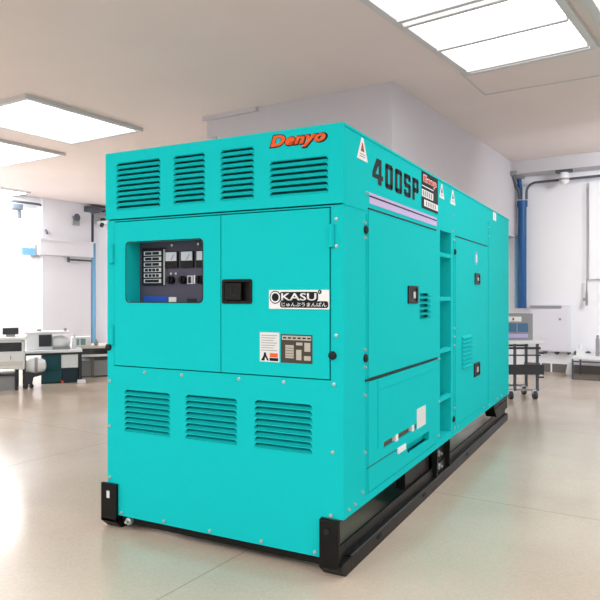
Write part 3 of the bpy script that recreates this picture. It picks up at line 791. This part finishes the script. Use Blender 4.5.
# left wall fittings (wall plane at x=-12.7, column face at x=-12.55)
bp = thing('wall_pipe', 'slim light blue vertical pipe on the left wall beside the column', 'pipe', room(-12.62,10.46,0), ROOM_A)
b = MB().cyl((0,0,0),(0,0,2.5),.075,14); b.build('pipe_run', M['pipelight'], bp, smooth=True)
b = MB().cyl((0,0,2.5),(0,0,3.2),.03,10); b.build('upper_pipe', M['conduit'], bp, smooth=True)
cnd = MB().tube([(-12.60,6.9,3.26),(-12.60,8.9,3.26)]+[tuple(p) for p in arc((-12.60,8.95,3.10),.16,pi/2,0,(0,1,0),(0,0,1))]+[(-12.60,9.11,2.75),(-12.50,9.11,2.62)], .025).build('conduit', M['conduit'], world=RW, smooth=True)
tag(cnd, 'dark conduit bending down beside the column on the left wall', 'conduit')
sp = thing('spotlight', 'dark box spotlight hanging from the conduit on the left wall', 'spotlight', room(-12.52,8.35,3.02), ROOM_A)
b = MB().box(-.06,.08,-.14,.12,.05,.17); b.build('housing', M['conduit'], sp, bevel=.01); b = MB().cyl((0,.08,.05),(0,.08,-.12),.035,10); b.build('stem', M['conduit'], sp)
ls = thing('light_sign', 'small sky blue sign on a grey bracket beside the column', 'sign', room(-12.60,8.72,2.12), ROOM_A)
b = MB().box(.0,.05,-.20,.12,0,.15); b.build('face', M['skyblue'], ls); b = MB().box(-.1,.05,.12,.2,-.02,.24); b.build('bracket', M['mgrey'], ls)
rd = MB().cyl((-12.47,9.62,2.06),(-12.47,10.30,2.06),.02,10).cyl((-12.47,9.65,2.0),(-12.47,9.65,2.12),.03,10).cyl((-12.55,10.0,2.06),(-12.46,10.0,2.06),.018,8).build('wall_rail', M['mdark'], world=RW)
tag(rd, 'short dark horizontal bar mounted on the column under its ledge', 'rail')
dv = thing('wall_speaker', 'small dark horn fixture high on the column', 'fixture', room(-12.50,9.85,2.95), ROOM_A)
b = MB().lathe([(.03,-.1),(.05,0),(.09,.08)], c=(0,0,.10), n=14, axis='x'); b.build('horn', M['conduit'], dv, smooth=True); b = MB().box(-.05,.0,-.05,.14,-.08,.10); b.build('mount', M['mgrey'], dv)
br = thing('wall_bracket', 'dark bracket box on top of the light blue pipe', 'bracket', room(-12.60,10.45,3.20), ROOM_A)
b = MB().box(-.1,.2,-.30,.05,.02,.14); b.box(-.1,.25,-.3,.42,.10,.15); b.build('plate', M['conduit'], br)
b = MB().cyl((.1,.36,-.02),(.1,.44,.05),.07,12); b.build('lamp_head', M['mdark'], br)
sc = thing('security_camera', 'white camera on an arm near the left wall corner', 'camera', room(-12.45,10.72,2.98), ROOM_A)
b = MB().box(-.22,.10,-.10,.20,0,.07); b.build('body', M['mwhite'], sc, bevel=.01); b = MB().box(-.2,-.1,.0,.1,.07,.15); b.cyl((.0,-.14,-.08),(.0,-.1,.0),.045,10); b.build('arm', M['mdark'], sc)
bs = MB().box(-12.70,-12.66,7.3,7.95,0.2,1.62).build('wall_banner', M['pipeblue'], world=RW); tag(bs, 'tall blue panel on the left wall at the very edge of the frame', 'panel')

# ================================================================== LIGHT, CAMERA
w = bpy.data.worlds.new('World'); S.world = w; w.use_nodes = True
bg = w.node_tree.nodes['Background']; bg.inputs['Color'].default_value = (.985, .99, 1, 1); bg.inputs['Strength'].default_value = 1.2
def area(name, loc, size, power, rot=(0,0,0)):
    l = bpy.data.lights.new(name, 'AREA'); l.shape = 'SQUARE'; l.size = size; l.energy = power; l.color = (.985,.99,1)
    o = bpy.data.objects.new(name, l); COL.objects.link(o); o.location = loc; o.rotation_euler = rot; return o
for k, (x, y, p) in enumerate(((-2.6,-1.8,110),(.6,-2.6,120),(2.8,1.2,90),(2.4,6.5,50),(-6.4,-.4,110),(-11.2,3.6,150),(.9,4.5,20))):
    area('fill_light', room(x, y, CE-.03), 1.4, p)  # added fill lights, out of the camera's view
q = (ROOM.to_3x3() @ Vector((-1,.95,-.75))).to_track_quat('-Z','Y').to_euler()
area('wall_fill_light', room(-10.0, 3.6, CE-.3), 1.0, 260, q)  # added light that brightens the left wall
area('wall_fill_light', room(.3, 8.6, CE-.15), 1.0, 120, (math.radians(60), 0, ROOM_A))  # added light that brightens the far wall
cd = bpy.data.cameras.new('camera'); co = bpy.data.objects.new('camera', cd); COL.objects.link(co)
co.location = (CAM.x, CAM.y, 1.2145+DZ); co.rotation_euler = (pi/2, 0, YAW)
cd.sensor_width = 36; cd.sensor_fit = 'HORIZONTAL'; cd.lens = 36*644.28/600; cd.shift_y = -5.17/600
S.camera = co
S.view_settings.view_transform = 'Standard'; S.view_settings.look = 'None'
S.view_settings.gamma = 1; S.view_settings.exposure = 0
try: S.view_settings.use_curve_mapping = False
except Exception: pass
